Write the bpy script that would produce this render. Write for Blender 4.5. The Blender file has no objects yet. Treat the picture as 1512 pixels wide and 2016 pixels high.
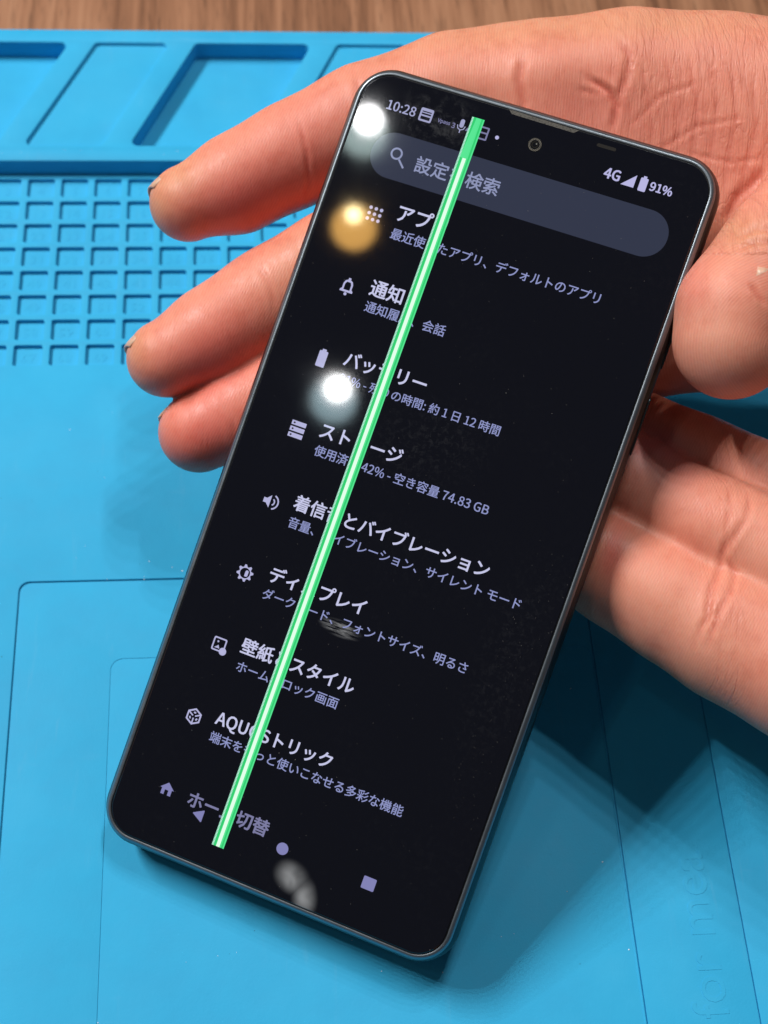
import bpy, bmesh, math, random
import numpy as np
from mathutils import Matrix, Vector
from mathutils.geometry import tessellate_polygon
random.seed(7); rng = np.random.RandomState(7)
S = bpy.context.scene
COL = S.collection
MM = 0.001
# ------------------------------------------------------------------ camera
H = 271.2                                    # camera height above the mat, mm
M = np.array([[0.9961495898, -0.0202580173, 0.0852971713],
              [-0.0604219105, -0.8636042890, 0.5005365368],
              [0.0635231251, -0.5037630839, -0.8615030864]])   # rows: world X, Y, up in lens axes (x right, y down, z forward)
F = 2800.0; CX, CY = 756.0, 1008.0
cam = bpy.data.objects.new('camera', bpy.data.cameras.new('camera'))
COL.objects.link(cam); S.camera = cam
Rb = M @ np.diag([1., -1., -1.])
mw = Matrix([list(Rb[i]) + [0] for i in range(3)] + [[0, 0, 0, 1]]); mw.translation = (0, 0, H * MM)
cam.matrix_world = mw
cd = cam.data
cd.sensor_fit = 'HORIZONTAL'; cd.sensor_width = 36.0; cd.lens = F / 1512 * 36
cd.clip_start = 0.02; cd.clip_end = 30
cd.dof.use_dof = True; cd.dof.focus_distance = 0.258; cd.dof.aperture_fstop = 30.0
# ------------------------------------------------------------------ world + colour
W = bpy.data.worlds.new('World'); S.world = W; W.use_nodes = True
bg = W.node_tree.nodes['Background']; bg.inputs[0].default_value = (0.80, 0.90, 1.0, 1); bg.inputs[1].default_value = 0.055
S.view_settings.view_transform = 'Standard'; S.view_settings.look = 'None'
S.view_settings.exposure = 0; S.view_settings.gamma = 1
# ------------------------------------------------------------------ the row of small work lamps, high on the far left
TARGET = np.array([20., 140., 30.])
def lamp(pos_mm, watt, col, size):
    l = bpy.data.lights.new('work_lamp', 'POINT'); l.energy = watt; l.color = col; l.shadow_soft_size = size * MM
    o = bpy.data.objects.new('work_lamp', l); COL.objects.link(o); o.location = [v * MM for v in pos_mm]
for i in range(8):
    sy = 0.20 + 0.070 * i
    z = 1250.
    lamp(TARGET + np.array([-0.72 * z, sy * z, z]), 13.8, (1.0, 0.975, 0.95), 19.0)
for sy in (.22, .31, .40, .49):                     # second, weaker row nearly overhead
    lamp(TARGET + np.array([.16 * 1250, sy * 1250, 1250.]), 6.0, (1.0, 0.98, 0.96), 19.0)

# ------------------------------------------------------------------ helpers
def new_obj(name, me, parent=None, mats=()):
    o = bpy.data.objects.new(name, me); COL.objects.link(o)
    for m in mats: o.data.materials.append(m)
    if parent is not None: o.parent = parent
    return o
def thing(name, label, cat, mat=None):
    o = bpy.data.objects.new(name, None); COL.objects.link(o); o.empty_display_size = .01
    if mat is not None: o.matrix_world = mat
    o['label'] = label; o['category'] = cat
    return o
def mesh_from(name, verts, faces, smooth=False):
    me = bpy.data.meshes.new(name); me.from_pydata([tuple(v) for v in verts], [], faces); me.update()
    if smooth: me.shade_smooth()
    return me
def material(name, base=(.5,.5,.5), rough=.5, metal=0., spec=.5, **kw):
    m = bpy.data.materials.new(name); m.use_nodes = True
    b = m.node_tree.nodes['Principled BSDF']
    b.inputs['Base Color'].default_value = (*base, 1); b.inputs['Roughness'].default_value = rough
    b.inputs['Metallic'].default_value = metal; b.inputs['Specular IOR Level'].default_value = spec
    for k, v in kw.items(): b.inputs[k.replace('_', ' ')].default_value = v
    return m
class NT:
    """small node-graph helper"""
    def __init__(s, m): s.m = m; s.t = m.node_tree; s.b = s.t.nodes['Principled BSDF']
    def n(s, typ, **kw):
        x = s.t.nodes.new(typ)
        for k, v in kw.items(): setattr(x, k, v)
        return x
    def l(s, a, b): s.t.links.new(a, b)
    def math(s, op, a, b=None, c=None):
        x = s.n('ShaderNodeMath', operation=op)
        for i, v in enumerate((a, b, c)):
            if v is None: continue
            if isinstance(v, (int, float)): x.inputs[i].default_value = v
            else: s.l(v, x.inputs[i])
        return x.outputs[0]
    def ramp(s, f, pts, interp='LINEAR'):
        x = s.n('ShaderNodeValToRGB'); s.l(f, x.inputs[0]); e = x.color_ramp.elements; x.color_ramp.interpolation = interp
        while len(e) < len(pts): e.new(.5)
        for i, (p, c) in enumerate(pts): e[i].position = p; e[i].color = (*c, 1) if len(c) == 3 else c
        return x.outputs[0]
    def noise(s, vec, scale, detail=3, rough=.5, dist=0.):
        x = s.n('ShaderNodeTexNoise'); x.inputs['Scale'].default_value = scale; x.inputs['Detail'].default_value = detail
        x.inputs['Roughness'].default_value = rough; x.inputs['Distortion'].default_value = dist
        if vec is not None: s.l(vec, x.inputs['Vector'])
        return x.outputs['Fac']
    def mapping(s, vec, scale=(1,1,1), loc=(0,0,0), rot=(0,0,0)):
        x = s.n('ShaderNodeMapping'); x.inputs['Scale'].default_value = scale; x.inputs['Location'].default_value = loc; x.inputs['Rotation'].default_value = rot
        s.l(vec, x.inputs[0]); return x.outputs[0]
    def obj(s): return s.n('ShaderNodeTexCoord').outputs['Object']
    def bump(s, h, strength, dist):
        x = s.n('ShaderNodeBump'); x.inputs['Strength'].default_value = strength; x.inputs['Distance'].default_value = dist
        s.l(h, x.inputs['Height']); return x
def rounded(poly, r, seg=5, off=0.0):
    """counter-clockwise polygon pushed outwards by off, corners rounded by r+off (same point count for every off)"""
    n = len(poly); out = []
    P = [np.array(p, float) for p in poly]
    for i in range(n):
        a, b, c = P[i-1], P[i], P[(i+1) % n]
        d1 = (b - a) / np.linalg.norm(b - a); d2 = (c - b) / np.linalg.norm(c - b)
        ang = math.acos(max(-1, min(1, d1 @ d2)))
        n1 = np.array([d1[1], -d1[0]]); n2 = np.array([d2[1], -d2[0]])
        t = r * math.tan(ang / 2)
        c0 = b - d1 * t - n1 * r                                # arc centre
        a1 = math.atan2(n1[1], n1[0])
        for k in range(seg + 1):
            th = a1 + ang * k / seg
            out.append(c0 + (r + off) * np.array([math.cos(th), math.sin(th)]))
    return out
class Builder:
    def __init__(s): s.v = []; s.f = []; s.sm = []
    def ring(s, pts, z):
        i = len(s.v); s.v += [(p[0], p[1], z) for p in pts]; return list(range(i, i + len(pts)))
    def strip(s, A, B, flip=False):
        n = len(A)
        for i in range(n):
            j = (i + 1) % n
            q = (A[i], A[j], B[j], B[i]); s.f.append(q[::-1] if flip else q)
    def cap(s, outer, holes=()):
        loops = [[Vector(s.v[i]) for i in outer]] + [[Vector(s.v[i]) for i in h] for h in holes]
        idx = list(outer) + [i for h in holes for i in h]
        for t in tessellate_polygon(loops):
            a, b, c = (idx[k] for k in t)
            A, B, C_ = Vector(s.v[a]), Vector(s.v[b]), Vector(s.v[c])
            s.f.append((a, b, c) if (B - A).cross(C_ - A).z > 0 else (a, c, b))
    def recess(s, poly, r, z0, z1, bev=.25, draft=.0, holes=()):
        """hole rim at z0 with a rounded lip, wall, floor at z1; returns the rim loop"""
        R0 = s.ring(rounded(poly, r, off=bev), z0)
        R1 = s.ring(rounded(poly, r, off=bev * .4), z0 - bev * .12)
        R2 = s.ring(rounded(poly, r, off=bev * .1), z0 - bev * .45)
        R3 = s.ring(rounded(poly, r, off=0), z0 - bev)
        R4 = s.ring(rounded(poly, r, off=-draft), z1 + bev * .4)
        R5 = s.ring(rounded(poly, r, off=-draft - bev * .4), z1)
        for a, b in ((R0, R1), (R1, R2), (R2, R3), (R3, R4), (R4, R5)): s.strip(a, b)
        s.cap(R5, [h for h in holes])
        return R0
    def mesh(s, name, sc=MM):
        me = mesh_from(name, [(x * sc, y * sc, z * sc) for x, y, z in s.v], s.f); return me
def auto_smooth(o, deg=35):
    me = o.data; me.shade_smooth()
    bm = bmesh.new(); bm.from_mesh(me)
    for e in bm.edges:
        if len(e.link_faces) == 2 and e.calc_face_angle(0) > math.radians(deg): e.smooth = False
    bm.to_mesh(me); bm.free()

# ------------------------------------------------------------------ materials
def mat_silicone():
    m = material('blue_silicone', (.050, .385, .700), .6, spec=.22); g = NT(m)
    o = g.obj()
    n1 = g.noise(o, 14, 4, .6); n2 = g.noise(o, 90, 3, .6)
    mix = g.math('ADD', g.math('MULTIPLY', n1, .6), g.math('MULTIPLY', n2, .4))
    c = g.ramp(mix, [(.3, (.026, .360, .640)), (.55, (.030, .405, .700)), (.75, (.042, .430, .725))])
    sc1 = g.ramp(g.noise(g.mapping(o, (1, .12, 1), rot=(0, 0, .9)), 420, 4, .6, .5), [(.60, (0,)*3), (.72, (1,)*3)])
    sc2 = g.ramp(g.noise(g.mapping(o, (.15, 1, 1), rot=(0, 0, .3)), 300, 4, .6, .6), [(.62, (0,)*3), (.74, (1,)*3)])
    pat = g.ramp(g.noise(o, 22, 3, .6), [(.45, (0,)*3), (.65, (1,)*3)])
    film = g.math('MULTIPLY', g.math('ADD', g.math('MULTIPLY', g.math('ADD', sc1, sc2), .09), .035), pat)
    mxs = g.n('ShaderNodeMix', data_type='RGBA'); g.l(film, mxs.inputs[0]); g.l(c, mxs.inputs[6]); mxs.inputs[7].default_value = (.30, .52, .66, 1)
    g.l(mxs.outputs[2], g.b.inputs['Base Color'])
    rr = g.ramp(g.noise(o, 45, 5, .65), [(.3, (.55,)*3), (.7, (.70,)*3)]); g.l(rr, g.b.inputs['Roughness'])
    fine = g.math('ADD', g.noise(o, 2600, 2, .6), g.math('MULTIPLY', g.noise(o, 260, 3, .5), 2.2))
    b = g.bump(fine, .22, .00012); g.l(b.outputs[0], g.b.inputs['Normal'])
    return m
def mat_wood():
    m = material('walnut_desk', (.3, .15, .08), .45, spec=.4); g = NT(m)
    o = g.obj()
    v = g.mapping(o, (1, .035, 1))
    wide = g.noise(v, 75, 4, .6, .3); fine = g.noise(g.mapping(o, (1, .02, 1)), 700, 4, .65); med = g.noise(g.mapping(o, (1, .05, 1)), 220, 3, .6, .2)
    pores = g.noise(g.mapping(o, (1, .06, 1)), 1500, 2, .5)
    f = g.math('ADD', g.math('ADD', g.math('MULTIPLY', wide, .45), g.math('MULTIPLY', med, .3)), g.math('MULTIPLY', fine, .25))
    c = g.ramp(f, [(.36, (.085, .034, .016)), (.45, (.22, .095, .046)), (.53, (.33, .152, .078)), (.64, (.43, .215, .117))])
    pr = g.ramp(pores, [(.30, (.55,)*3), (.42, (1,)*3)])
    mx = g.n('ShaderNodeMix', data_type='RGBA', blend_type='MULTIPLY'); mx.inputs[0].default_value = .8
    g.l(c, mx.inputs[6]); g.l(pr, mx.inputs[7]); g.l(mx.outputs[2], g.b.inputs['Base Color'])
    b = g.bump(fine, .3, .0002); g.l(b.outputs[0], g.b.inputs['Normal'])
    return m
def mat_skin():
    m = material('skin', (.60, .28, .19), .46, spec=.35); g = NT(m)
    a = g.n('ShaderNodeAttribute', attribute_name='tint'); r = g.n('ShaderNodeAttribute', attribute_name='ridge'); wq = g.n('ShaderNodeAttribute', attribute_name='wrinkle')
    o = g.obj()
    blot = g.noise(o, 110, 4, .6); blot2 = g.noise(o, 420, 3, .6)
    c = g.ramp(g.math('ADD', g.math('MULTIPLY', blot, .6), g.math('MULTIPLY', blot2, .4)), [(.36, (.84, .62, .58)), (.48, (.98, .88, .86)), (.56, (1.0, .99, .98)), (.66, (1.0, 1.0, 1.0))])
    mx = g.n('ShaderNodeMix', data_type='RGBA', blend_type='MULTIPLY'); mx.inputs[0].default_value = .5
    g.l(a.outputs['Color'], mx.inputs[6]); g.l(c, mx.inputs[7])
    # ridge lines: the attribute runs in mm across the ridges
    wob = g.math('MULTIPLY', g.noise(o, 160, 2, .5), .7)
    ph = g.math('MULTIPLY', g.math('ADD', r.outputs['Fac'], wob), 2 * math.pi / .52)
    sn = g.math('SINE', ph)
    rid = g.math('MULTIPLY', sn, .5)
    # ridges slightly tint the skin too
    rc = g.math('MULTIPLY_ADD', sn, .035, .965)
    rcol = g.n('ShaderNodeCombineColor'); g.l(rc, rcol.inputs[0])
    rc2 = g.math('MULTIPLY_ADD', sn, .055, .945); g.l(rc2, rcol.inputs[1]); g.l(rc2, rcol.inputs[2])
    mx2 = g.n('ShaderNodeMix', data_type='RGBA', blend_type='MULTIPLY'); mx2.inputs[0].default_value = 1.
    g.l(mx.outputs[2], mx2.inputs[6]); g.l(rcol.outputs[0], mx2.inputs[7])
    # fine cross-hatched wrinkles where the wrinkle attribute is high
    vo = g.n('ShaderNodeTexVoronoi', feature='DISTANCE_TO_EDGE'); vo.inputs['Scale'].default_value = 900
    g.l(g.mapping(o, (1, .55, 1), rot=(0, 0, .5)), vo.inputs['Vector'])
    vo2 = g.n('ShaderNodeTexVoronoi', feature='DISTANCE_TO_EDGE'); vo2.inputs['Scale'].default_value = 420
    g.l(g.mapping(o, (1, .35, 1), rot=(0, 0, -.35)), vo2.inputs['Vector'])
    e1 = g.math('MINIMUM', g.math('MULTIPLY', vo.outputs['Distance'], 6.), 1.)
    def creases(rot, sc, stretch, width):
        n_ = g.noise(g.mapping(o, (1, stretch, stretch), rot=rot), sc, 2, .5, .35)
        return g.math('MINIMUM', g.math('MULTIPLY', g.math('ABSOLUTE', g.math('SUBTRACT', n_, .5)), 1 / width), 1.)
    c1 = creases((0, 0, .12), 330, .13, .035); c2 = creases((0, 0, -.42), 260, .14, .030); c3 = creases((0, 0, 1.1), 300, .2, .022); c4 = creases((0, 0, .05), 800, .14, .06)
    lines = g.math('ADD', g.math('ADD', c1, c2), g.math('ADD', g.math('MULTIPLY', c3, .7), g.math('MULTIPLY', c4, .6)))
    wr = g.math('MULTIPLY', g.math('ADD', g.math('MULTIPLY', e1, .35), g.math('MULTIPLY', lines, 1.15)), wq.outputs['Fac'])
    # creases are a little redder
    dk = g.math('MULTIPLY', g.math('SUBTRACT', 2., g.math('ADD', c1, c2)), g.math('MULTIPLY', wq.outputs['Fac'], .13))
    mx3 = g.n('ShaderNodeMix', data_type='RGBA'); g.l(dk, mx3.inputs[0]); g.l(mx2.outputs[2], mx3.inputs[6]); mx3.inputs[7].default_value = (.42, .10, .07, 1)
    grain = g.noise(o, 1800, 3, .7)
    h = g.math('ADD', g.math('ADD', g.math('MULTIPLY', rid, .26), g.math('MULTIPLY', grain, .7)), g.math('MULTIPLY', wr, .75))
    b = g.bump(h, .55, .00010); g.l(b.outputs[0], g.b.inputs['Normal'])
    g.l(mx3.outputs[2], g.b.inputs['Base Color'])
    rr = g.ramp(blot2, [(.35, (.38,)*3), (.65, (.55,)*3)]); g.l(rr, g.b.inputs['Roughness'])
    g.b.inputs['Subsurface Weight'].default_value = .35
    g.b.inputs['Subsurface Radius'].default_value = (1.0, .35, .2); g.b.inputs['Subsurface Scale'].default_value = .0030
    return m
SIL = mat_silicone(); WOOD = mat_wood(); SKIN = mat_skin()
NAIL = material('fingernail', (.66, .39, .27), .38, spec=.5, Subsurface_Weight=.2, Subsurface_Scale=.001)

# ------------------------------------------------------------------ desk and mat (world coordinates in mm)
K0 = H / 268.5                               # measurements were taken at a height of 268.5
b = Builder()
b.f = [(0, 1, 2, 3)]; b.v = [(-900, -500, -2.2), (900, -500, -2.2), (900, 1100, -2.2), (-900, 1100, -2.2)]
desk = new_obj('wooden_desk', b.mesh('wooden_desk'), None, [WOOD])
desk['kind'] = 'structure'
matt = thing('repair_mat', 'large blue silicone repair mat with trays and small square compartments on the wooden desk', 'mat')
XL, XR, YB = -190., 150., -40.
step_y = 255.4 * K0
TZ = 4.8; kt = (H - TZ) / 268.5
# work area: flat sheet with square cells and two sunken panels
b = Builder()
rim = b.ring(rounded([(XL, YB), (XR, YB), (XR, step_y + 3), (XL, step_y + 3)], 4), 0)
bot = b.ring(rounded([(XL, YB), (XR, YB), (XR, step_y + 3), (XL, step_y + 3)], 4), -2.15)
b.strip(bot, rim)
holes = []
for c in range(-9, 10):
    for r_ in range(8):
        x0 = (-56.2 + 8.18 * c) * K0; y1 = (253.75 - 7.33 * r_) * K0
        w_, h_ = 6.5 * K0, 5.75 * K0
        holes.append(b.recess([(x0, y1 - h_), (x0 + w_, y1 - h_), (x0 + w_, y1), (x0, y1)], .55, 0, -1.05, bev=.18))
px0, px1, py1 = -50.9 * K0, 128., 140.9 * K0
qx0, qx1, qy1 = -31.4 * K0, 68.1 * K0, 122.9 * K0
inner = []
inner.append(b.recess([(qx0, YB + 16), (qx1, YB + 16), (qx1, qy1), (qx0, qy1)], 2.5, -.48, -.60, bev=.07))
for gx in (68.5, 89.7):
    inner.append(b.recess([(gx * K0 - .13, YB + 16), (gx * K0 + .13, YB + 16), (gx * K0 + .13, py1 - 6), (gx * K0 - .13, py1 - 6)], .1, -.48, -.90, bev=.06))
holes.append(b.recess([(px0, YB + 8), (px1, YB + 8), (px1, py1), (px0, py1)], 2.2, 0, -.48, bev=.2, holes=inner))
b.cap(rim, holes)
sheet = new_obj('work_surface', b.mesh('work_surface'), matt, [SIL]); auto_smooth(sheet, 40)
# raised tray section with slanted compartments
b = Builder()
yt = 307.6 * kt
outl = [(XL, step_y), (XR, step_y), (XR, yt), (XL, yt)]
r0 = b.ring(rounded(outl, 3, off=.1), -2.15); r1 = b.ring(rounded(outl, 3), TZ - .5)
r2 = b.ring(rounded(outl, 3, off=-.15), TZ - .15); r3 = b.ring(rounded(outl, 3, off=-.5), TZ)
for a_, c_ in ((r0, r1), (r1, r2), (r2, r3)): b.strip(a_, c_)
holes = []
ty1, ty0 = 302.6 * kt, 265.2 * kt; sl = .445 * (ty1 - ty0)
x = -15.6 - 2 * (31.1 + 6.9 + 19.4 + 6.9)
k = 0
for cyc in range(5):
    for wd, dp in ((31.1, 5.0), (19.6, 1.0)):
        x0, x1 = x * kt, (x + wd) * kt
        if x0 - sl > XL + 3 and x1 < XR - 3:
            holes.append(b.recess([(x0 - sl, ty0), (x1 - sl, ty0), (x1, ty1), (x0, ty1)], 1.5, TZ, TZ - dp, bev=.3, draft=.1))
        x += wd + 6.9
b.cap(r3, holes)
tray = new_obj('tray_section', b.mesh('tray_section'), matt, [SIL]); auto_smooth(tray, 40)

# text meshes -----------------------------------------------------------------
import os
try:   # the sans font shipped with Blender; characters it lacks come from Blender's own fallback
    FD = os.path.join(bpy.utils.system_resource('DATAFILES'), 'fonts')
    SANS = CJK = bpy.data.fonts.load(os.path.join(FD, 'Noto Sans CJK Regular.woff2'))
except Exception:
    SANS = CJK = None
def text_mesh(body, bold=0.0, extrude=0.0, res=3, own=True):
    c = bpy.data.curves.new('t', 'FONT'); c.body = body; c.size = 1; c.font = (SANS if body.isascii() else CJK) or c.font if own else c.font; c.extrude = extrude; c.resolution_u = res
    o = bpy.data.objects.new('t', c); COL.objects.link(o)
    dg = bpy.context.evaluated_depsgraph_get(); dg.update()
    me = bpy.data.meshes.new_from_object(o.evaluated_get(dg))
    bpy.data.objects.remove(o); bpy.data.curves.remove(c)
    n = len(me.vertices); co = np.empty(n * 3); me.vertices.foreach_get('co', co); return me, co.reshape(-1, 3)
def put(me, co): me.vertices.foreach_set('co', co.astype(np.float32).ravel()); me.update()
me, co = text_mesh('for mea', 0, 1.0, own=False)
lo, hi = co.min(0), co.max(0)
co = co - [lo[0], lo[1], 0]
co[:, :2] *= 31.5 / (hi[0] - lo[0])
base = co.copy()
co[:, 0] = 84.2 * K0 - base[:, 1]; co[:, 1] = 47.0 * K0 + base[:, 0]
co[:, 2] = np.where(base[:, 2] > 0, -.48 + .075, -.48 - .05)
put(me, co * MM)
new_obj('embossed_lettering', me, matt, [SIL])
# tiny embossed marks in the floor of the compartments (numbers of the cells)
vs, fs = [], []
cellno = 0
for r_ in range(8):
    for c in range(-9, 10):
        if -3 <= c <= 5:
            cellno += 1
            me, co = text_mesh(str(cellno), 0, 1.0, 1, own=False)
            lo, hi = co.min(0), co.max(0); s_ = 2.6 / (hi[1] - lo[1])
            co2 = (co - (lo + hi) / 2) * [s_, s_, 1]
            cx = (-56.2 + 8.18 * c + 3.3) * K0; cy = (253.75 - 7.33 * r_ - 3.1) * K0
            i0 = len(vs)
            vs += [((cx + q[0]) * MM, (cy + q[1]) * MM, (-1.05 + (.05 if q[2] > 0 else -.03)) * MM) for q in co2]
            fs += [tuple(i0 + i for i in p.vertices) for p in me.polygons]
            bpy.data.meshes.remove(me)
o = new_obj('cell_numbers', mesh_from('cell_numbers', vs, fs), matt, [SIL]); o['kind'] = 'stuff'
# dust specks on the mat
def specks(name, pts, mat, parent=None):
    vs, fs = [], []
    for (x, y, z, s) in pts:
        bm = bmesh.new(); bmesh.ops.create_icosphere(bm, subdivisions=1, radius=s)
        jit = rng.uniform(.6, 1.3, 3); i0 = len(vs)
        bm.verts.ensure_lookup_table()
        for v in bm.verts: vs.append(((x + v.co.x * jit[0]) * MM, (y + v.co.y * jit[1]) * MM, (z + v.co.z * .5) * MM))
        fs += [tuple(i0 + v.index for v in f.verts) for f in bm.faces]; bm.free()
    o = new_obj(name, mesh_from(name, vs, fs), parent, [mat]); o['kind'] = 'stuff'; return o
DUST = material('white_dust', (.8, .85, .9), .7)
LINT = material('dark_lint', (.02, .10, .16), .8)
pts = [(rng.uniform(-75, 105), rng.uniform(50, 255), 0, rng.uniform(.05, .16)) for _ in range(150)]
def zs(p): x, y, z, s = p; return (x, y, (-.56 if (x > px0 + 1 and y < py1 - 1) else 0.0), s)
pts = [zs(p) for p in pts if not (193 * K0 < p[1] and p[0] < 100 and p[1] < 255 * K0)] + [(rng.uniform(-75, 60), rng.uniform(step_y + 1.5, 264 * kt), TZ, rng.uniform(.05, .13)) for _ in range(16)]
specks('dust_specks', pts, DUST, matt)
pts = [zs((rng.uniform(-75, 105), rng.uniform(50, 195), 0, rng.uniform(.04, .11))) for _ in range(50)]
specks('lint_specks', pts, LINT, matt)

# ------------------------------------------------------------------ the phone
PR = np.array([[0.9263122197, 0.3337261169, -0.1748500804], [0.3299736253, -0.9426120112, -0.0509902251], [-0.1818325558, -0.0104630463, -0.9832738410]])
PT = np.array([3.3674868569, -0.9027571236, 259.3117549013])
PW, PL, PTH, PCR = 69.0, 152.0, 7.9, 6.6
RW = M @ PR; TW = M @ PT + [0, 0, H]
mw = Matrix([list(RW[i]) + [0] for i in range(3)] + [[0, 0, 0, 1]]); mw.translation = tuple(TW * MM)
phone = thing('smartphone', 'black smartphone with a bright green vertical line down its lit screen, held in the hand', 'smartphone', mw)
RAIL = material('dark_anodised_rail', (.024, .034, .040), .34, .85); 
RIM = material('polished_chamfer', (.20, .23, .26), .38, .85)
g = NT(RIM); g.l(g.ramp(g.noise(g.obj(), 130, 4, .7), [(.35, (.32,)*3), (.65, (.44,)*3)]), g.b.inputs['Roughness'])
BACK = material('matte_back_cover', (.03, .034, .04), .55)
BEZ = material('black_gasket', (.006, .006, .007), .5)
box = [(-PW/2, -PL/2), (PW/2, -PL/2), (PW/2, PL/2), (-PW/2, PL/2)]
def prof(b, steps):
    rr = [b.ring(rounded(box, PCR, 12, off=-i), z) for i, z in steps]
    for a, c in zip(rr, rr[1:]): b.strip(a, c)
    return rr
b = Builder(); rr = prof(b, [(2.2, -8.0), (.6, -7.75), (-.3, -7.0), (-.75, -6.0), (-.88, -4.6), (-.86, -3.0), (-.62, -1.9), (-.2, -1.05), (-.04, -.8)])
o = new_obj('frame', b.mesh('frame'), phone, [RAIL]); auto_smooth(o, 30)
b = Builder(); prof(b, [(-.04, -.8), (.04, -.62), (.28, -.30), (.58, -.08), (.80, -.03), (.97, -.10), (1.0, -.8)])
o = new_obj('chamfer_rim', b.mesh('chamfer_rim'), phone, [RIM]); auto_smooth(o, 50)
b = Builder(); rr = prof(b, [(2.2, -8.0), (2.6, -8.08), (3.4, -8.1)]); b.cap(rr[-1]); b.f = [f[::-1] if len(f) == 3 else f for f in b.f]
o = new_obj('back_cover', b.mesh('back_cover'), phone, [BACK]); o.data.flip_normals() if False else None
b = Builder(); rr = prof(b, [(1.0, -.8), (1.01, -.28), (1.25, -.28), (1.3, -.5)])
new_obj('gasket', b.mesh('gasket'), phone, [BEZ])
# front glass with greasy smudges and one painted reflection (object coordinates are phone mm * 0.001)
GL = material('screen_glass', (.0030, .0030, .0042), .035, spec=.5, IOR=1.52); g = NT(GL)
o_ = g.obj()
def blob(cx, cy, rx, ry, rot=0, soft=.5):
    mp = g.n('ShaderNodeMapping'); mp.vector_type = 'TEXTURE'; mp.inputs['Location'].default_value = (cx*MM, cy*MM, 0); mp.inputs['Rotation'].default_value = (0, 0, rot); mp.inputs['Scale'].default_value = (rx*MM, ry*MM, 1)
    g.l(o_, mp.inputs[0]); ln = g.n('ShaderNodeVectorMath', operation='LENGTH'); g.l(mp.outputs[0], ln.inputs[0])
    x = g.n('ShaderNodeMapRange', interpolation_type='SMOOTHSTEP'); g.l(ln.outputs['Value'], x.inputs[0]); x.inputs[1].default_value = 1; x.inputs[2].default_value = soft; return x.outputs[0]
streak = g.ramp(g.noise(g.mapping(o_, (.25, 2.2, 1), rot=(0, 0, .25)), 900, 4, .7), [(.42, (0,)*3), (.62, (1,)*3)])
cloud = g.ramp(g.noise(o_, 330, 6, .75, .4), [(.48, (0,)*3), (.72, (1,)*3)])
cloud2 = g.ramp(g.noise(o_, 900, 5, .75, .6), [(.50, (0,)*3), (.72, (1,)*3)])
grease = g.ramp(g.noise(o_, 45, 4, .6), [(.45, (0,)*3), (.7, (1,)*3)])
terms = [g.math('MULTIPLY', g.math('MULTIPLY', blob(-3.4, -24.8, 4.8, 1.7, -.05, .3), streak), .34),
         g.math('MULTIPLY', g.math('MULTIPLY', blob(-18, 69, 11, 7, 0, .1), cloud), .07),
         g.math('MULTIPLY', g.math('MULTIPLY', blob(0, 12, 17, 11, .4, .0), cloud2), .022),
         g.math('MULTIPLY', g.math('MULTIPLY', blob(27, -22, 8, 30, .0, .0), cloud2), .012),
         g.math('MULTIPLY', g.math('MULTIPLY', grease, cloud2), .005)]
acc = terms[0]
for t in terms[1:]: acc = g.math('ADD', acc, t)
# blurred reflection near the lower edge, painted into the glass colour as a pale patch
refl_mask = g.math('MAXIMUM', blob(3.6, -70.4, 4.2, 3.4, -.3, .0), blob(7.0, -73.0, 2.8, 4.6, .35, .0))
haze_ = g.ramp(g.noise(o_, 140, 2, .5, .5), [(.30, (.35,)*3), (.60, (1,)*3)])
acc = g.math('ADD', acc, g.math('MULTIPLY', g.math('MULTIPLY', refl_mask, haze_), .46))
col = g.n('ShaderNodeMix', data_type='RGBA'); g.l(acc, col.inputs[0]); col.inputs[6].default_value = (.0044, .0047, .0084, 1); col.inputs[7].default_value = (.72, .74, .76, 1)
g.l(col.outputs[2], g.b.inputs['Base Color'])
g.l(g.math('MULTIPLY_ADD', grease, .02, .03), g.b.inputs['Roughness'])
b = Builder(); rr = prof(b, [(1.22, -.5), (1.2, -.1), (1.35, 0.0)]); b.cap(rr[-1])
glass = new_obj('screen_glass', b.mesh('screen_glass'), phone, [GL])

def emis(name, col, st=1.0):
    m = material(name, (0, 0, 0), .05, spec=.5); bb = m.node_tree.nodes['Principled BSDF']
    bb.inputs['Emission Color'].default_value = (*col, 1); bb.inputs['Emission Strength'].default_value = st; return m
E_TITLE = emis('pixels_title', (.56, .57, .80)); E_SUB = emis('pixels_caption', (.27, .30, .56)); E_STAT = emis('pixels_status', (.36, .37, .58))
E_STAT2 = emis('pixels_status_bright', (.48, .47, .76)); E_PILL = emis('pixels_search_bar', (.033, .039, .068)); E_PTXT = emis('pixels_search_text', (.27, .30, .48))
E_ICON = emis('pixels_icon', (.45, .45, .70)); E_NAV = emis('pixels_navigation', (.22, .22, .46)); E_DIM = emis('pixels_dim', (.20, .20, .36)); E_PANEL = emis('pixels_panel', (.0018, .0018, .0030))
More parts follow.
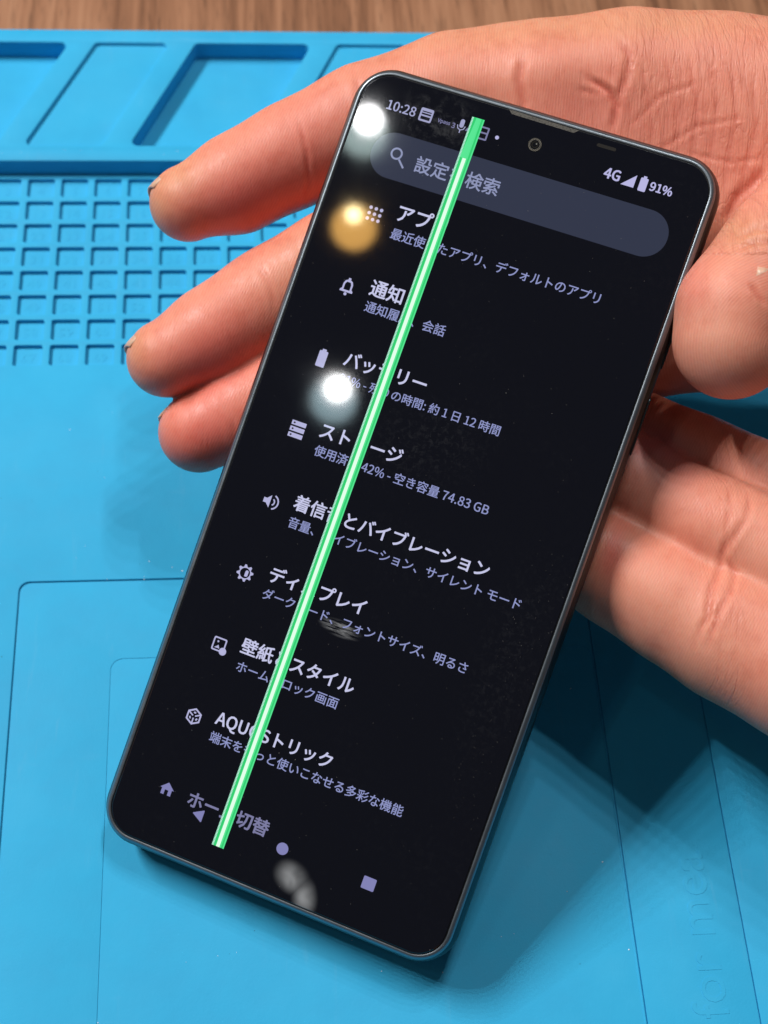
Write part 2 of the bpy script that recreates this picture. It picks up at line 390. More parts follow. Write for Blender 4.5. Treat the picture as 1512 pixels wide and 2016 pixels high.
# screen area
def flat(name, loops, z, mat, holes=None, parent=glass, thick=.012):
    """flat shape of one or more outer loops (each with holes), phone mm"""
    b = Builder()
    for k, lp in enumerate(loops):
        top = b.ring(lp, z); hs = [b.ring(h, z) for h in (holes or {}).get(k, [])]
        b.cap(top, hs)
    return new_obj(name, b.mesh(name), parent, [mat])
def rect(x0, y0, x1, y1, r=0.0, seg=5):
    p = [(x0, y0), (x1, y0), (x1, y1), (x0, y1)]
    return rounded(p, r, seg) if r > 0 else p
def circ(cx, cy, r, n=28, a0=0, a1=2*math.pi): return [(cx + r*math.cos(a0+(a1-a0)*i/n), cy + r*math.sin(a0+(a1-a0)*i/n)) for i in range(n)]
def stroke(pts, w):
    """open polyline as thin quads joined into one loop"""
    P = [np.array(p, float) for p in pts]; L, R_ = [], []
    for i, p in enumerate(P):
        d = P[min(i+1, len(P)-1)] - P[max(i-1, 0)]; d /= np.linalg.norm(d); n = np.array([-d[1], d[0]]) * w / 2
        L.append(p + n); R_.append(p - n)
    return R_ + L[::-1]
ZT = .030
REFC = {}
for asc, ref in ((True, 'H'), (False, '国')):
    me_, co_ = text_mesh(ref); REFC[asc] = (co_[:, 1].min() + co_[:, 1].max()) / 2; bpy.data.meshes.remove(me_)
def text(name, body, x0, x1, yc, mat, bold=0.0):
    """lettering fitted between x0 and x1, centred on yc; bold is the extra stroke width in em"""
    me, co = text_mesh(body)
    lo, hi = co.min(0), co.max(0)
    s_ = (x1 - x0) / (hi[0] - lo[0])
    co = (co - [lo[0], REFC[body.isascii()], 0]) * s_ + [x0, yc, 0]
    polys = [tuple(p.vertices) for p in me.polygons]; bpy.data.meshes.remove(me)
    vs, fs = [], []; n = len(co)
    sh = [(0, 0)] if bold == 0 else [(bold * s_ * math.cos(t), bold * s_ * math.sin(t)) for t in np.arange(6) * math.pi / 3]
    for k, (dx, dy) in enumerate(sh):
        vs += [((q[0] + dx) * MM, (q[1] + dy) * MM, (ZT + .0010 * k) * MM) for q in co]
        fs += [tuple(i + k * n for i in p) for p in polys]
    return new_obj(name, mesh_from(name, vs, fs), glass, [mat])
flat('search_bar', [rect(-27.95, 56.35, 29.0, 64.95, 4.25, 14)], .012, E_PILL)
T = 'menu_title'; C_ = 'menu_caption'
text('search_text', '設定を検索', -19.1, -2.86, 60.45, E_PTXT, .005)
rows = [('アプリ', -19.1, -9.7, 50.9, '最近使ったアプリ、デフォルトのアプリ', -19.1, 21.25, 46.9),
        ('通知', -19.3, -12.95, 36.3, '通知履歴、会話', -19.15, -3.4, 32.7),
        ('バッテリー', -19.45, -3.35, 22.35, '91% - 残りの時間: 約 1 日 12 時間', -19.2, 12.2, 18.7),
        ('ストレージ', -19.2, -3.15, 8.4, '使用済み 42% - 空き容量 74.83 GB', -19.1, 15.1, 4.55),
        ('着信音とバイブレーション', -19.35, 18.8, -5.75, '音量、バイブレーション、サイレント モード', -19.2, 26.2, -9.55),
        ('ディスプレイ', -19.2, -.2, -19.8, 'ダークモード、フォントサイズ、明るさ', -19.3, 21.0, -23.6),
        ('壁紙とスタイル', -19.75, 2.7, -34.0, 'ホーム、ロック画面', -19.35, .9, -37.9),
        ('AQUOSトリック', -19.7, 3.4, -48.2, '端末をもっと使いこなせる多彩な機能', -19.7, 18.7, -51.85)]
for t, a, c, y, s2, a2, c2, y2 in rows:
    text(T, t, a, c, y, E_TITLE, .007); text(C_, s2, a2, c2, y2, E_SUB, .004)
text(T, 'ホーム切替', -19.6, -3.45, -64.05, E_DIM, .008)['label'] = 'dimmed title behind the navigation bar'
# status bar
text('clock_text', '10:28', -27.9, -22.35, 69.5, E_STAT, .006)
text('carrier_text', 'Vpass', -17.9, -15.5, 69.35, E_DIM, .01)
text('network_text', '4G', 14.37, 17.27, 69.0, E_STAT2, .010)
text('battery_text', '91%', 22.95, 27.0, 68.95, E_STAT2, .010)
flat('signal_icon', [[(17.75, 67.75), (20.15, 67.75), (20.15, 70.1)]], ZT, E_STAT2)
flat('battery_icon', [rect(20.95, 67.55, 22.35, 70.0, .2, 3), rect(21.35, 70.0, 21.95, 70.35)], ZT, E_STAT2)
b_ = [rect(-21.55, 68.3, -19.05, 70.8, .3, 3)]
flat('calendar_icon', b_, ZT, E_STAT, {0: [rect(-21.2, 68.65, -19.4, 69.25)[::1], rect(-21.2, 69.55, -19.4, 69.85), rect(-21.2, 70.05, -19.4, 70.25)]})
flat('microphone_icon', [rect(-13.75, 69.2, -12.95, 70.8, .38, 4), stroke([(-14.1, 69.6), (-13.9, 69.0), (-13.35, 68.75), (-12.8, 69.0), (-12.6, 69.6)], .18), rect(-13.45, 68.2, -13.25, 68.7)], ZT, E_STAT)
text('alert_text', '3', -15.1, -14.5, 69.2, E_DIM, .01)
flat('alert_icon', [[(-12.45, 68.9), (-11.75, 68.9), (-12.1, 69.6)]], ZT, E_DIM)
flat('notification_icon', [rect(-9.9, 68.15, -8.1, 70.6, .2, 3)], ZT, E_DIM, {0: [rect(-9.6, 68.45, -8.4, 69.3), rect(-9.6, 69.6, -8.4, 70.3)]})
flat('more_dot', [circ(-6.34, 69.36, .36)], ZT, E_STAT2)
# menu icons
X = -23.5
flat('magnifier_icon', [circ(X + .35, 61.2, 1.15), stroke([(X + 1.1, 60.3), (X + 2.4, 58.95)], .36)], ZT, E_PTXT, {0: [circ(X + .35, 61.2, .8)]})
flat('apps_icon', [circ(X + .2 + dx, 49.3 + dy, .34, 14) for dx in (-1.05, 0, 1.05) for dy in (-1.05, 0, 1.05)], ZT, E_ICON)
bell = [(-1.25, -.95), (1.25, -.95), (1.25, -.6), (.95, -.35), (.95, .6), (.7, 1.15), (.25, 1.4), (.25, 1.75), (-.25, 1.75), (-.25, 1.4), (-.7, 1.15), (-.95, .6), (-.95, -.35), (-1.25, -.6)]
bx, by = X - .05, 34.95
flat('bell_icon', [[(bx + x, by + y) for x, y in bell], circ(bx, by - 1.3, .3, 12)], ZT, E_ICON, {0: [[(bx + x, by + y) for x, y in [(-.6, -.55), (.6, -.55), (.6, .5), (.35, .95), (-.35, .95), (-.6, .5)]]]})
flat('battery_icon', [rect(X - .95, 19.35, X + .75, 22.4, .2, 3), rect(X - .5, 22.4, X + .3, 22.75)], ZT, E_ICON)
for dy in (-1.15, 0, 1.15):
    flat('storage_icon', [rect(X - 1.45, 6.97 + dy - .42, X + 1.4, 6.97 + dy + .42)], ZT, E_ICON, {0: [rect(X - 1.1, 6.97 + dy - .15, X - .75, 6.97 + dy + .15)]})
sx, sy = X - .2, -7.2
arc = lambda r, a: [(sx + .1 + r*math.cos(t), sy + r*math.sin(t)) for t in np.linspace(-a, a, 9)]
flat('speaker_icon', [[(sx - 1.45, sy - .45), (sx - .85, sy - .45), (sx - .1, sy - 1.2), (sx - .1, sy + 1.2), (sx - .85, sy + .45), (sx - 1.45, sy + .45)], stroke(arc(.62, 1.1), .26), stroke(arc(1.35, 1.25), .28)], ZT, E_ICON)
sx, sy = X - .3, -21.3
gear = [(sx + (1.62 if i % 4 < 2 else 1.2)*math.cos(math.pi*2*i/32+.1), sy + (1.62 if i % 4 < 2 else 1.2)*math.sin(math.pi*2*i/32+.1)) for i in range(32)]
flat('brightness_icon', [gear, circ(sx, sy, .62, 12, -math.pi/2, math.pi/2)], ZT, E_ICON, {0: [circ(sx, sy, .98)]})
flat('brightness_icon', [rect(sx, sy - .6, sx + .62, sy + .6, .28, 4)], ZT, E_ICON)
sx, sy = X - .3, -35.4
flat('wallpaper_icon', [rect(sx - 1.4, sy - 1.3, sx + 1.2, sy + 1.3, .3, 3), [(sx - .9, sy - .75), (sx + .2, sy - .75), (sx - .2, sy - .1), (sx - .45, sy - .4)], circ(sx + .95, sy - 1.05, .72, 16), circ(sx-.45, sy+.5, .2, 8)], ZT, E_ICON, {0: [rect(sx - 1.12, sy - 1.02, sx + .92, sy + 1.02, .15, 3)]})
sx, sy = X - .4, -49.6
hexo = [(sx + 1.6*math.cos(math.pi/6 + i*math.pi/3), sy + 1.6*math.sin(math.pi/6 + i*math.pi/3)) for i in range(6)]
hexi = [(sx + 1.25*math.cos(math.pi/6 + i*math.pi/3), sy + 1.25*math.sin(math.pi/6 + i*math.pi/3)) for i in range(6)]
flat('cube_icon', [hexo], ZT, E_ICON, {0: [hexi]})
flat('cube_icon', [stroke([hexi[i], (sx + .25*math.cos(math.pi/6+i*math.pi/3), sy + .25*math.sin(math.pi/6+i*math.pi/3))], .26) for i in (0, 2, 4)] + [stroke([(sx + .6*hx, sy + .6*hy), (sx + .9*hx, sy + .9*hy)], .45) for hx, hy in ((0, 1), (.87, -.5), (-.87, -.5))], ZT + .004, E_ICON)
sx, sy = X - .6, -64.0
flat('house_icon', [[(sx - 1.0, sy - 1.15), (sx - .35, sy - 1.15), (sx - .35, sy - .2), (sx + .35, sy - .2), (sx + .35, sy - 1.15), (sx + 1.0, sy - 1.15), (sx + 1.0, sy), (sx + 1.4, sy), (sx, sy + 1.25), (sx - 1.4, sy), (sx - 1.0, sy)]], ZT, E_NAV)
flat('back_button', [rounded([(-18.05, -66.25), (-15.9, -67.45), (-15.9, -65.05)], .12, 3)], ZT, E_NAV)
flat('home_button', [circ(.17, -66.2, 1.12, 36)], ZT, E_NAV)
flat('overview_button', [rect(16.0, -67.3, 18.45, -65.0, .2, 3)], ZT, E_NAV)
# the faulty green line: bands of stuck pixels
gx = -11.08; y0, y1 = -70.35, 71.75; tilt = .30
def band(xa, xb, mat, z, ya=y0, yb=y1):
    return flat('green_line', [[(gx + xa - tilt, ya), (gx + xb - tilt, ya), (gx + xb + tilt, yb), (gx + xa + tilt, yb)]], z, mat)
GE = emis('green_pixels', (.035, .62, .17)); GB = emis('green_bright_pixels', (.10, .80, .30)); GW = emis('green_white_pixels', (.74, 1.0, .80), 1.05); GD = emis('green_dark_pixels', (.01, .42, .10))
GP = emis('pale_dotted_pixels', (.36, .82, .58))
g = NT(GP); mp = g.mapping(g.obj(), (0, 2400, 0)); wv = g.n('ShaderNodeTexWave', wave_type='BANDS', bands_direction='Y'); wv.inputs['Scale'].default_value = .5; g.l(mp, wv.inputs['Vector'])
g.l(g.ramp(wv.outputs['Fac'], [(.3, (.08, .55, .30)), (.6, (.62, .95, .80))]), g.b.inputs['Emission Color'])
band(-1.20, 1.20, GE, .045)
band(-1.20, -.86, GP, .050); band(-.86, -.40, GE, .051); band(-.44, .42, GB, .0505); band(-.34, .32, GW, .055, y0, 64.0); band(-.34, .32, GB, .055, 64.0, y1)
band(.44, .60, GB, .050); band(.62, .92, GE, .0515); band(.96, 1.20, GB, .051)
# front camera, sensor window, earpiece, buttons
RING = material('camera_ring', (.16, .15, .13), .25, .8); LENS = material('camera_lens', (.004, .004, .006), .04, spec=1.0); LENS2 = material('lens_coating', (.06, .055, .04), .08, .6)
def disc(name, r_in, r_out, z, mat, parent, cx=.71, cy=70.1):
    return flat(name, [circ(cx, cy, r_out, 40)], z, mat, {0: [circ(cx, cy, r_in, 40)]} if r_in else None, parent)
fc = disc('front_camera', 0, 1.32, .034, LENS, phone)
disc('lens_ring', .86, 1.22, .040, RING, fc); disc('lens_ring', .48, .58, .041, LENS2, fc)
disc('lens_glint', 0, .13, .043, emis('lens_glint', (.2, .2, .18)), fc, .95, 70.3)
GRL = material('earpiece_mesh', (.035, .034, .032), .45, .6); g = NT(GRL)
vo = g.n('ShaderNodeTexVoronoi'); vo.inputs['Scale'].default_value = 4200; g.l(g.obj(), vo.inputs['Vector']); g.l(g.ramp(vo.outputs['Distance'], [(.1, (.006,)*3), (.5, (.09, .085, .075))]), g.b.inputs['Base Color'])
flat('earpiece', [[(-5.2, 74.25), (6.7, 74.15), (7.5, 74.85), (-6.0, 74.95)]], .010, GRL, None, phone)
flat('sensor_window', [rect(11.4, 73.05, 15.0, 73.65, .28, 4)], .010, material('sensor_window', (.022, .02, .018), .2), None, phone)
def side_button(name, ya, yb):
    b = Builder()
    rr = []
    for t, off in ((PW/2 - .3, .0), (PW/2 + 1.02, .0), (PW/2 + 1.12, -.15)):
        pts = rounded([(ya, -5.3), (yb, -5.3), (yb, -2.9), (ya, -2.9)], .9, 5, off)
        i = len(b.v); b.v += [(t, p[0], p[1]) for p in pts]; rr.append(list(range(i, i + len(pts))))
    b.strip(rr[0], rr[1]); b.strip(rr[1], rr[2]); b.f.append(tuple(rr[2]))
    o = new_obj(name, b.mesh(name), phone, [RAIL]); auto_smooth(o, 30)
side_button('power_button', 22.5, 33.5); side_button('volume_button', 39.0, 57.0)
ANT = material('antenna_band', (.10, .11, .12), .5)
for sx_, yy in ((1, 18.5), (-1, 60.), (1, 62.)):
    b = Builder(); x_ = sx_ * (PW/2 + .89)
    b.v = [(x_, yy, -5.2), (x_, yy + 1.3, -5.2), (x_, yy + 1.3, -3.0), (x_, yy, -3.0)]; b.f = [(0, 1, 2, 3) if sx_ > 0 else (3, 2, 1, 0)]
    new_obj('antenna_band', b.mesh('antenna_band'), phone, [ANT])
# dust on the glass
pts = [(rng.uniform(-32, 32), rng.uniform(-74, 74), .03, rng.uniform(.025, .07)) for _ in range(230)] + [(rng.uniform(25, 33), rng.uniform(-50, 5), .03, rng.uniform(.025, .06)) for _ in range(90)]
SDUST = material('screen_dust', (.16, .15, .14), .7)
specks('screen_dust', pts, SDUST, phone)

# ------------------------------------------------------------------ hands: implicit surfaces in lens-aligned mm, polygonised
import openvdb
NP = PR[:, 2]
def plane_depth(px, py): return (NP @ PT) / (NP @ np.array([(px - CX) / F, (py - CY) / F, 1.0]))
def P3(px, py, clear):
    d = plane_depth(px, py) + clear
    return np.array([(px - CX) / F * d, (py - CY) / F * d, d])
class Field:
    def __init__(s, lo, hi, vox):
        s.lo = np.array(lo, float); s.vox = vox; s.n = np.ceil((np.array(hi) - lo) / vox).astype(int)
        s.f = np.full(s.n, 12.0, np.float32)
        s.ax = [s.lo[i] + vox * np.arange(s.n[i]) for i in range(3)]
    def sub(s, c0, c1):
        i0 = np.maximum(0, np.floor((c0 - s.lo) / s.vox).astype(int)); i1 = np.minimum(s.n, np.ceil((c1 - s.lo) / s.vox).astype(int) + 1)
        if (i1 <= i0).any(): return None
        sl = tuple(slice(a, b_) for a, b_ in zip(i0, i1))
        g = np.meshgrid(*[s.ax[k][sl[k]].astype(np.float32) for k in range(3)], indexing='ij', sparse=True)
        return sl, g
    def chain(s, pts, k_join, k_in=3.0):
        """pts: list of (xyz, radius[, flatten]) joined by round cones"""
        tmp = {}
        allp = np.array([p[0] for p in pts]); mr = max(p[1] for p in pts) + k_join + 3
        q = s.sub(allp.min(0) - mr, allp.max(0) + mr)
        if q is None: return
        sl, (X_, Y_, Z_) = q
        F_ = np.full([x.stop - x.start for x in sl], 20.0, np.float32)
        for (a, ra), (b_, rb) in zip(pts, pts[1:]):
            ba = b_ - a; L2 = float(ba @ ba)
            t = np.clip(((X_ - a[0]) * ba[0] + (Y_ - a[1]) * ba[1] + (Z_ - a[2]) * ba[2]) / L2, 0, 1)
            d = np.sqrt((X_ - a[0] - t*ba[0])**2 + (Y_ - a[1] - t*ba[1])**2 + (Z_ - a[2] - t*ba[2])**2) - (ra + (rb - ra) * t * t * (3 - 2 * t))
            h = np.clip(k_in - np.abs(F_ - d), 0, None) / k_in
            F_ = np.minimum(F_, d) - h * h * k_in * .25 * (0.35)
        cur = s.f[sl]
        h = np.clip(k_join - np.abs(cur - F_), 0, None) / k_join
        s.f[sl] = np.minimum(cur, F_) - h * h * k_join * .25
def build_hand(name, field, creases, bulges, regions, base, mats, ridge_fn, wrinkle_fn):
    g_ = openvdb.FloatGrid(4.0); g_.background if False else None
    arr = np.clip(field.f, -4, 4).astype(np.float32)
    g_.copyFromArray(arr, tolerance=0.0)
    v, tri, quad = g_.convertToPolygons(isovalue=0.0, adaptivity=0.0)
    v = np.array(v, float) * field.vox + field.lo
    me = bpy.data.meshes.new(name)
    faces = [tuple(int(i) for i in q) for q in quad] + [tuple(int(i) for i in q) for q in tri]
    me.from_pydata(v, [], faces); me.update()
    nv = len(v); no = np.empty(nv * 3, np.float32)
    # two relaxations to remove voxel steps
    ed = np.empty(len(me.edges) * 2, np.int32); me.edges.foreach_get('vertices', ed); ed = ed.reshape(-1, 2)
    for it in range(4):
        acc = np.zeros_like(v); cnt = np.zeros(nv)
        for a, c in ((0, 1), (1, 0)):
            for ax in range(3): acc[:, ax] += np.bincount(ed[:, a], v[ed[:, c], ax], nv)
            cnt += np.bincount(ed[:, a], minlength=nv)
        lam = .5 if it % 2 == 0 else -.52
        v = v + lam * (acc / cnt[:, None] - v)
    me.vertices.foreach_set('co', v.astype(np.float32).ravel()); me.update()
    no = np.array([0.]*3*nv, np.float32); me.vertices.foreach_get('normal', no) if False else me.vertex_normals.foreach_get('vector', no)
    no = no.reshape(-1, 3)
    if (no * (v - v.mean(0))).sum() < 0: me.flip_normals(); no = -no
    px = v[:, 0] / v[:, 2] * F + CX; py = v[:, 1] / v[:, 2] * F + CY
    front = np.clip(-no[:, 2] * 2.2 + .5, 0, 1)
    disp = np.zeros(nv); red = np.zeros(nv)
    for poly, dep, wid in creases:
        dep *= .85; wid *= .75
        q = np.array(poly, float); dmin = np.full(nv, 1e9); tt = np.zeros(nv)
        nseg = len(q) - 1
        for i in range(nseg):
            ba = q[i+1] - q[i]; t = np.clip(((px - q[i, 0]) * ba[0] + (py - q[i, 1]) * ba[1]) / (ba @ ba), 0, 1)
            d = np.hypot(px - q[i, 0] - t * ba[0], py - q[i, 1] - t * ba[1])
            tt = np.where(d < dmin, (i + t) / nseg, tt); dmin = np.minimum(d, dmin)
        fade = np.clip(np.minimum(tt, 1 - tt) * 6, 0.15, 1)
        e = np.exp(-(dmin / wid) ** 2) * fade * front
        disp -= dep * e; disp += .35 * dep * np.exp(-((dmin - 2.2 * wid) / (1.3 * wid)) ** 2) * fade * front
        red = np.maximum(red, min(1.0, dep / .45) * e)
    for cx, cy, rr_, amt in bulges:
        disp += amt * np.exp(-(((px - cx) ** 2 + (py - cy) ** 2) / rr_ ** 2)) * front
    v = v + no * disp[:, None]
    tint = np.tile(np.array(base, float), (nv, 1))
    for cx, cy, rx, ry, rot, colr, amt in regions:
        c_, s_ = math.cos(rot), math.sin(rot); dx, dy = px - cx, py - cy
        w = np.exp(-(((dx * c_ + dy * s_) / rx) ** 2 + ((-dx * s_ + dy * c_) / ry) ** 2)) * amt
        tint = tint * (1 - w[:, None]) + np.array(colr) * w[:, None]
    tint = tint * (1 - red[:, None] * .55) + tint * np.array([.80, .42, .38]) * red[:, None] * .55
    ridge = ridge_fn(px, py); wrin = wrinkle_fn(px, py)
    wv_ = (v @ M.T + [0, 0, H]) * MM
    me.vertices.foreach_set('co', wv_.astype(np.float32).ravel())
    a = me.attributes.new('tint', 'FLOAT_COLOR', 'POINT'); a.data.foreach_set('color', np.concatenate([tint, np.ones((nv, 1))], 1).astype(np.float32).ravel())
    a = me.attributes.new('ridge', 'FLOAT', 'POINT'); a.data.foreach_set('value', ridge.astype(np.float32))
    a = me.attributes.new('wrinkle', 'FLOAT', 'POINT'); a.data.foreach_set('value', wrin.astype(np.float32))
    me.update(); me.shade_smooth()
    return me
def ch(l): return [(P3(x, y, c), r) for x, y, c, r in l]
VOX = .55
# --- left hand: palm behind the phone's top, three fingertips past its left edge, thumb at its right edge
fl = Field((-62, -108, 232), (150, 12, 345), VOX)
fingers = [
    [(370, 400, 13.5, 7.6), (468, 362, 17, 9.7), (585, 302, 20, 10.4), (720, 238, 22, 11.2), (890, 190, 25, 12.2), (1000, 180, 27, 13)],
    [(326, 706, 13.5, 7.7), (424, 658, 17, 9.6), (530, 592, 20, 10.3), (650, 515, 20, 9.8), (790, 440, 23, 11), (900, 400, 25, 12)],
    [(392, 851, 18, 8.1), (480, 812, 20, 9.2), (600, 752, 21, 9.2), (740, 680, 22, 9.2), (880, 600, 24, 11)],
    [(600, 990, 19, 7.2), (700, 930, 20, 8.2), (820, 850, 21, 8.4), (960, 760, 23, 10.5)]]
palm = [[(890, 190, 25, 12.2), (1070, 186, 26, 14.2), (1240, 178, 28, 15.6), (1420, 196, 30, 16.4), (1680, 240, 30, 17.5), (1900, 300, 30, 18)],
        [(900, 400, 25, 12), (1060, 370, 28, 14), (1250, 340, 31, 15), (1450, 330, 32, 16), (1750, 360, 32, 18)],
        [(880, 600, 24, 11), (1050, 540, 28, 13), (1240, 500, 32, 14), (1450, 470, 34, 15), (1700, 440, 34, 17)],
        [(960, 760, 23, 10.5), (1100, 700, 27, 12), (1250, 665, 33, 12.5), (1400, 640, 38, 13), (1600, 560, 38, 15)]]
for c in palm: fl.chain(ch(c), 9.0)
for i, c in enumerate(fingers): fl.chain(ch(c), 1.2)
thumb = [(1440, 672, 1.5, 10.3), (1450, 610, 1.5, 10.6), (1530, 495, 4, 10.2), (1640, 400, 11, 12.5), (1740, 340, 20, 16)]
fl.chain(ch(thumb), 3.0)
creases = [([(588, 232), (604, 300), (607, 360), (598, 402)], .30, 6), ([(700, 150), (716, 215)], .25, 9),
           ([(508, 520), (530, 560), (545, 612)], .2, 7), ([(455, 830), (470, 880)], .15, 8),
           ([(1030, 110), (1022, 160), (1030, 205), (1018, 250)], .45, 10), ([(1150, 150), (1200, 180), (1214, 210), (1205, 262)], .55, 8),
           ([(1215, 75), (1240, 110), (1235, 150), (1212, 205)], .40, 9), ([(1135, 178), (1190, 186)], .15, 7),
           ([(1262, 120), (1275, 200), (1290, 290)], .22, 6), ([(1310, 110), (1330, 200), (1335, 310)], .22, 6), ([(1355, 110), (1372, 200), (1365, 330)], .25, 6),
           ([(1400, 110), (1412, 210), (1395, 340)], .22, 6), ([(1440, 130), (1450, 230), (1425, 370)], .22, 6), ([(1480, 150), (1490, 250), (1450, 400)], .25, 7),
           ([(1240, 250), (1300, 190), (1380, 160)], .18, 6), ([(1290, 300), (1370, 250), (1470, 230)], .18, 6), ([(1512, 330), (1450, 390), (1425, 440)], .55, 12),
           ([(1350, 300), (1440, 320), (1512, 310)], .16, 6),
           ([(1452, 470), (1490, 450), (1530, 455)], .25, 9), ([(1450, 492), (1490, 474), (1530, 480)], .2, 8), ([(1478, 560), (1505, 600)], .4, 7)]
bulges = [(1110, 130, 70, .9), (1100, 240, 60, .5), (930, 160, 80, .5), (500, 320, 80, .4), (430, 640, 80, .3), (1440, 640, 70, .3)]
PINK = (.76, .235, .180); RED = (.74, .140, .112); TAN = (.70, .320, .185); LITE = (.78, .36, .25)
regions = [(490, 395, 150, 70, -.35, RED, .9), (420, 705, 140, 70, -.5, RED, .85), (410, 870, 120, 70, -.4, RED, .8), (640, 330, 90, 90, 0, RED, .4),  # red finger pads, deepened to paint the crimson shade of their lower halves
           (340, 345, 60, 40, -.5, TAN, .9), (300, 400, 40, 50, 0, TAN, .9), (265, 680, 30, 50, 0, TAN, .8), (600, 250, 120, 60, -.5, PINK, .4),
           (640, 480, 100, 60, -.5, TAN, .7), (1000, 60, 350, 40, -.1, TAN, .75), (1300, 40, 300, 40, 0, TAN, .6),
           (1150, 230, 120, 80, 0, PINK, .55), (1350, 300, 120, 120, 0, PINK, .35), (1400, 640, 70, 110, -.3, LITE, .8), (1360, 560, 40, 60, 0, PINK, .6),
           (1470, 460, 60, 40, 0, TAN, .9)]
def ridge1(px, py):
    u = ((px - 300) * .86 - (py - 400) * -.5) / 10 + .02 * (py - 400) / 10
    left = (px * .92 + py * .42) / 10.0
    th = np.hypot(px - 1560, (py - 690) * 1.05) / 11.0
    palmr = (px * .97 + py * .1) / 10.0
    return np.where((px > 1290) & (py > 480), th, np.where(px < 760, left, palmr))
def wrink1(px, py):
    w = .25 + .95 / (1 + np.exp(-(px - 1210) / 40))
    return np.where((px > 1290) & (py > 500), .12, w)
BASE = (.76, .295, .200)
me = build_hand('left_hand', fl, creases, bulges, regions, BASE, None, ridge1, wrink1)
hand = new_obj('hand', me, None, [SKIN])
hand['label'] = 'hand holding the phone from behind, fingertips past its left edge and thumb on its right'; hand['category'] = 'hand'
# --- second hand: three fingers under the right edge of the phone
f2 = Field((8, -30, 232), (150, 52, 325), VOX)
f2.chain(ch([(1120, 800, 29, 7.0), (1240, 845, 30, 8.2), (1380, 905, 29, 8.5), (1560, 985, 26, 9.0), (1800, 1100, 18, 10)]), 1.0)
f2.chain(ch([(1080, 850, 20, 7.5), (1190, 915, 20, 8.8), (1300, 985, 19.5, 9.2), (1420, 1045, 17.5, 9.8), (1600, 1130, 15, 10.5), (1850, 1250, 14, 12)]), 2.2)
f2.chain(ch([(1020, 1010, 17.5, 8.4), (1110, 1060, 18.5, 9.8), (1230, 1130, 18.0, 10.7), (1340, 1195, 16.5, 11.4), (1440, 1250, 15, 12.4), (1600, 1330, 12, 13.2), (1850, 1460, 10, 14.5)]), 2.0)
creases2 = [([(1452, 1035), (1425, 1075), (1418, 1120), (1400, 1160), (1392, 1215), (1368, 1270)], .42, 8), ([(1428, 1100), (1448, 1130), (1440, 1160), (1412, 1215), (1390, 1280)], .38, 7),
            ([(1478, 975), (1470, 1020), (1440, 1070), (1415, 1100)], .30, 7), ([(1436, 960), (1438, 1000), (1425, 1060)], .22, 6),
            
            ([(1405, 1205), (1380, 1240)], .2, 6)]
bulges2 = [(1280, 1150, 60, .5), (1470, 1180, 50, .4)]
regions2 = [(1290, 880, 90, 50, .4, (.42, .16, .20), .7), (1300, 800, 120, 22, .45, (.55, .13, .06), .8), (1260, 960, 70, 60, .4, (.46, .19, .15), .5),
            (1350, 1220, 150, 70, .5, LITE, .75), (1330, 1330, 160, 40, .5, (.60, .25, .14), .5), (1205, 1090, 20, 60, .2, RED, .6), (1480, 1080, 60, 80, 0, LITE, .5)]
def ridge2(px, py): return (px * .88 + py * .45) / 10.5
def wrink2(px, py): return .18 + .5 * np.exp(-((px - 1430) / 45.) ** 2)
me2 = build_hand('right_hand', f2, creases2, bulges2, regions2, BASE, None, ridge2, wrink2)
hand2 = new_obj('hand', me2, None, [SKIN])
hand2['label'] = 'second hand at the right, three fingers supporting the phone from below'; hand2['category'] = 'hand'
# nails
def nail(parent, tip, back, r, dorsal, s0=-6, s1=6.6, wid=1.0):
    a = tip - back; a /= np.linalg.norm(a); dd = np.array(dorsal, float); dd -= a * (dd @ a); dd /= np.linalg.norm(dd); bb = np.cross(a, dd)
    vs, fs = [], []; nu, nvv = 14, 12
    for layer in (0, 1):
        for i in range(nu + 1):
            s = s0 + (s1 - s0) * i / nu
            Rr = r * (1.0 if s < 0 else math.sqrt(max(.05, 1 - (s / (r * 1.30)) ** 2))) + .04 - .38 * layer
            for j in range(nvv + 1):
                w = (j / nvv * 2 - 1); phi = w * wid
                sh = .9 * (w * w) if i > nu / 2 else 0
                p = tip + a * (s - sh * (1 if i > nu * .7 else 0)) + Rr * (math.cos(phi) * dd * .94 + math.sin(phi) * bb)
                vs.append((p @ M.T + [0, 0, H]) * MM)
    q = (nu + 1) * (nvv + 1)
    for i in range(nu):
        for j in range(nvv):
            k_ = i * (nvv + 1) + j
            fs.append((k_, k_ + 1, k_ + nvv + 2, k_ + nvv + 1)); fs.append((q + k_, q + k_ + nvv + 1, q + k_ + nvv + 2, q + k_ + 1))
    rimv = [j for j in range(nvv + 1)] + [i * (nvv + 1) + nvv for i in range(1, nu + 1)] + [nu * (nvv + 1) + j for j in range(nvv - 1, -1, -1)] + [i * (nvv + 1) for i in range(nu - 1, 0, -1)]
    for a_, c_ in zip(rimv, rimv[1:] + rimv[:1]): fs.append((a_, q + a_, q + c_, c_))
    o = new_obj('fingernail', mesh_from('fingernail', vs, fs, True), parent, [NAIL]); return o
nail(hand, P3(370, 400, 13.5), P3(468, 362, 17), 7.6, (-.62, -.72, .28), -7, 6.3)
nail(hand, P3(326, 706, 13.5), P3(424, 658, 17), 7.7, (-.66, -.66, .30), -7, 6.3)
nail(hand, P3(392, 851, 18), P3(480, 812, 20), 8.1, (-.5, -.6, .6))
nail(hand, P3(1440, 672, 1.5), P3(1450, 610, 1.5), 10.5, (.80, -.20, -.52), -11.5, 3.5, .92)

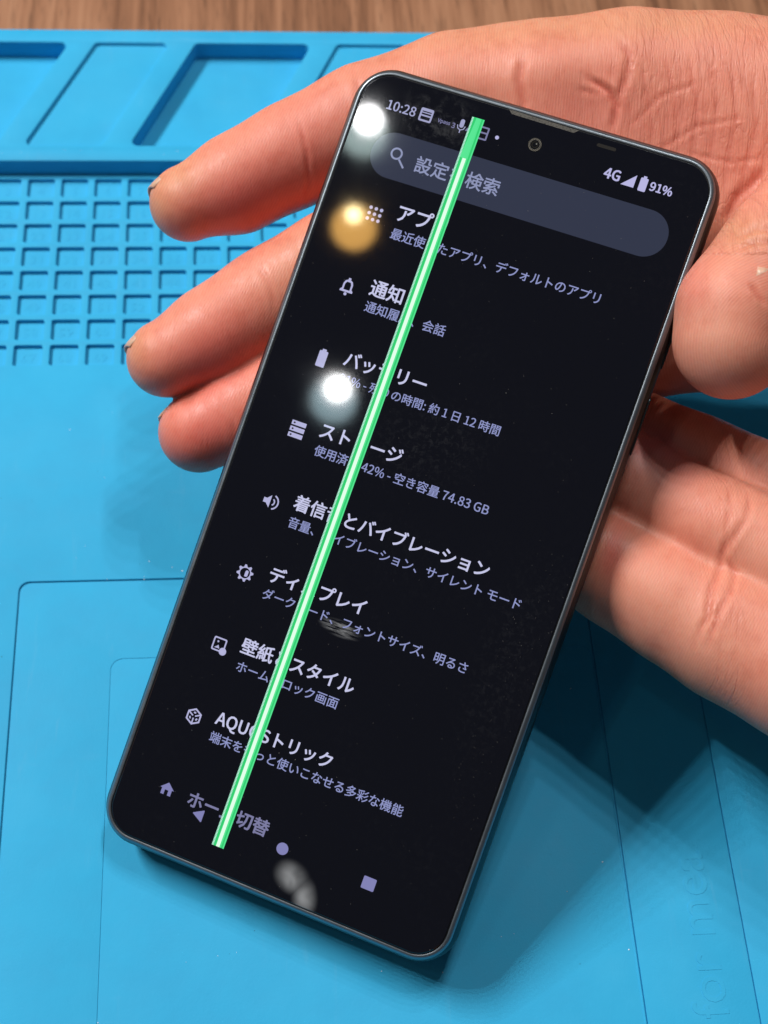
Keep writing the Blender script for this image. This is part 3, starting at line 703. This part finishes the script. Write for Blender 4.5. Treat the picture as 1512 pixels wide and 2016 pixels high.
# ------------------------------------------------------------------ ceiling lamps that the glass mirrors
def ceiling_lamp(px, py, off, dist, core_r, halo_r, core_c, core_s, halo_c, halo_s, label):
    d = M @ np.array([(px - CX) / F, (py - CY) / F, 1.0]); nw = RW[:, 2]
    t = (nw @ (TW - [0, 0, H])) / (nw @ d); hit = np.array([0, 0, H]) + d * t
    d /= np.linalg.norm(d); r = d - 2 * (d @ nw) * nw
    pos = hit + r * dist; z = -r
    up = np.array([0, 1, 0.]); xx = np.cross(up, z); xx /= np.linalg.norm(xx); yy = np.cross(z, xx)
    mwl = Matrix([[xx[i], yy[i], z[i], 0] for i in range(3)] + [[0, 0, 0, 1]]); mwl.translation = tuple(pos * MM)
    t_ = thing('ceiling_lamp', label, 'lamp', mwl)
    SH = material('lamp_housing', (.5, .5, .5), .5)
    b = Builder(); ring = lambda r_, z_: b.ring(circ(0, 0, r_, 40), z_)
    a0 = ring(halo_r + 3, -60); a1 = ring(halo_r + 3, 2); a2 = ring(halo_r, 2); a3 = ring(halo_r, -1.5)
    b.strip(a0, a1); b.strip(a1, a2); b.strip(a2, a3); b.cap(a0); new_obj('lamp_housing', b.mesh('lamp_housing'), t_, [SH])
    b = Builder(); lo_ = b.ring(circ(0, 0, halo_r - .2, 40), 0); b.cap(lo_); new_obj('lamp_diffuser', b.mesh('lamp_diffuser'), t_, [emis('lamp_diffuser', halo_c, halo_s)])
    b = Builder(); l0 = b.ring(circ(off[0], off[1], core_r, 32), 1); l1 = b.ring(circ(off[0], off[1], core_r, 32), 5); l2 = b.ring(circ(off[0], off[1], core_r*.8, 32), 8); b.strip(l0, l1); b.strip(l1, l2); b.cap(l2)
    new_obj('lamp_bulb', b.mesh('lamp_bulb'), t_, [emis('lamp_bulb', core_c, core_s)])
ceiling_lamp(716, 262, (-9, 14), 1500, 16, 28, (1, 1, 1), 80, (.72, .96, .93), 9, 'white ceiling lamp mirrored at the top left of the glass')
ceiling_lamp(697, 448, (-3, 15), 1500, 9, 27, (1, .80, .40), 70, (.95, .50, .12), 16, 'warm yellow ceiling lamp mirrored between the two white ones')
ceiling_lamp(657, 788, (-8, 13), 1500, 16, 28, (1, 1, 1), 60, (.60, .88, .97), 8, 'white ceiling lamp mirrored beside the battery row of the menu')
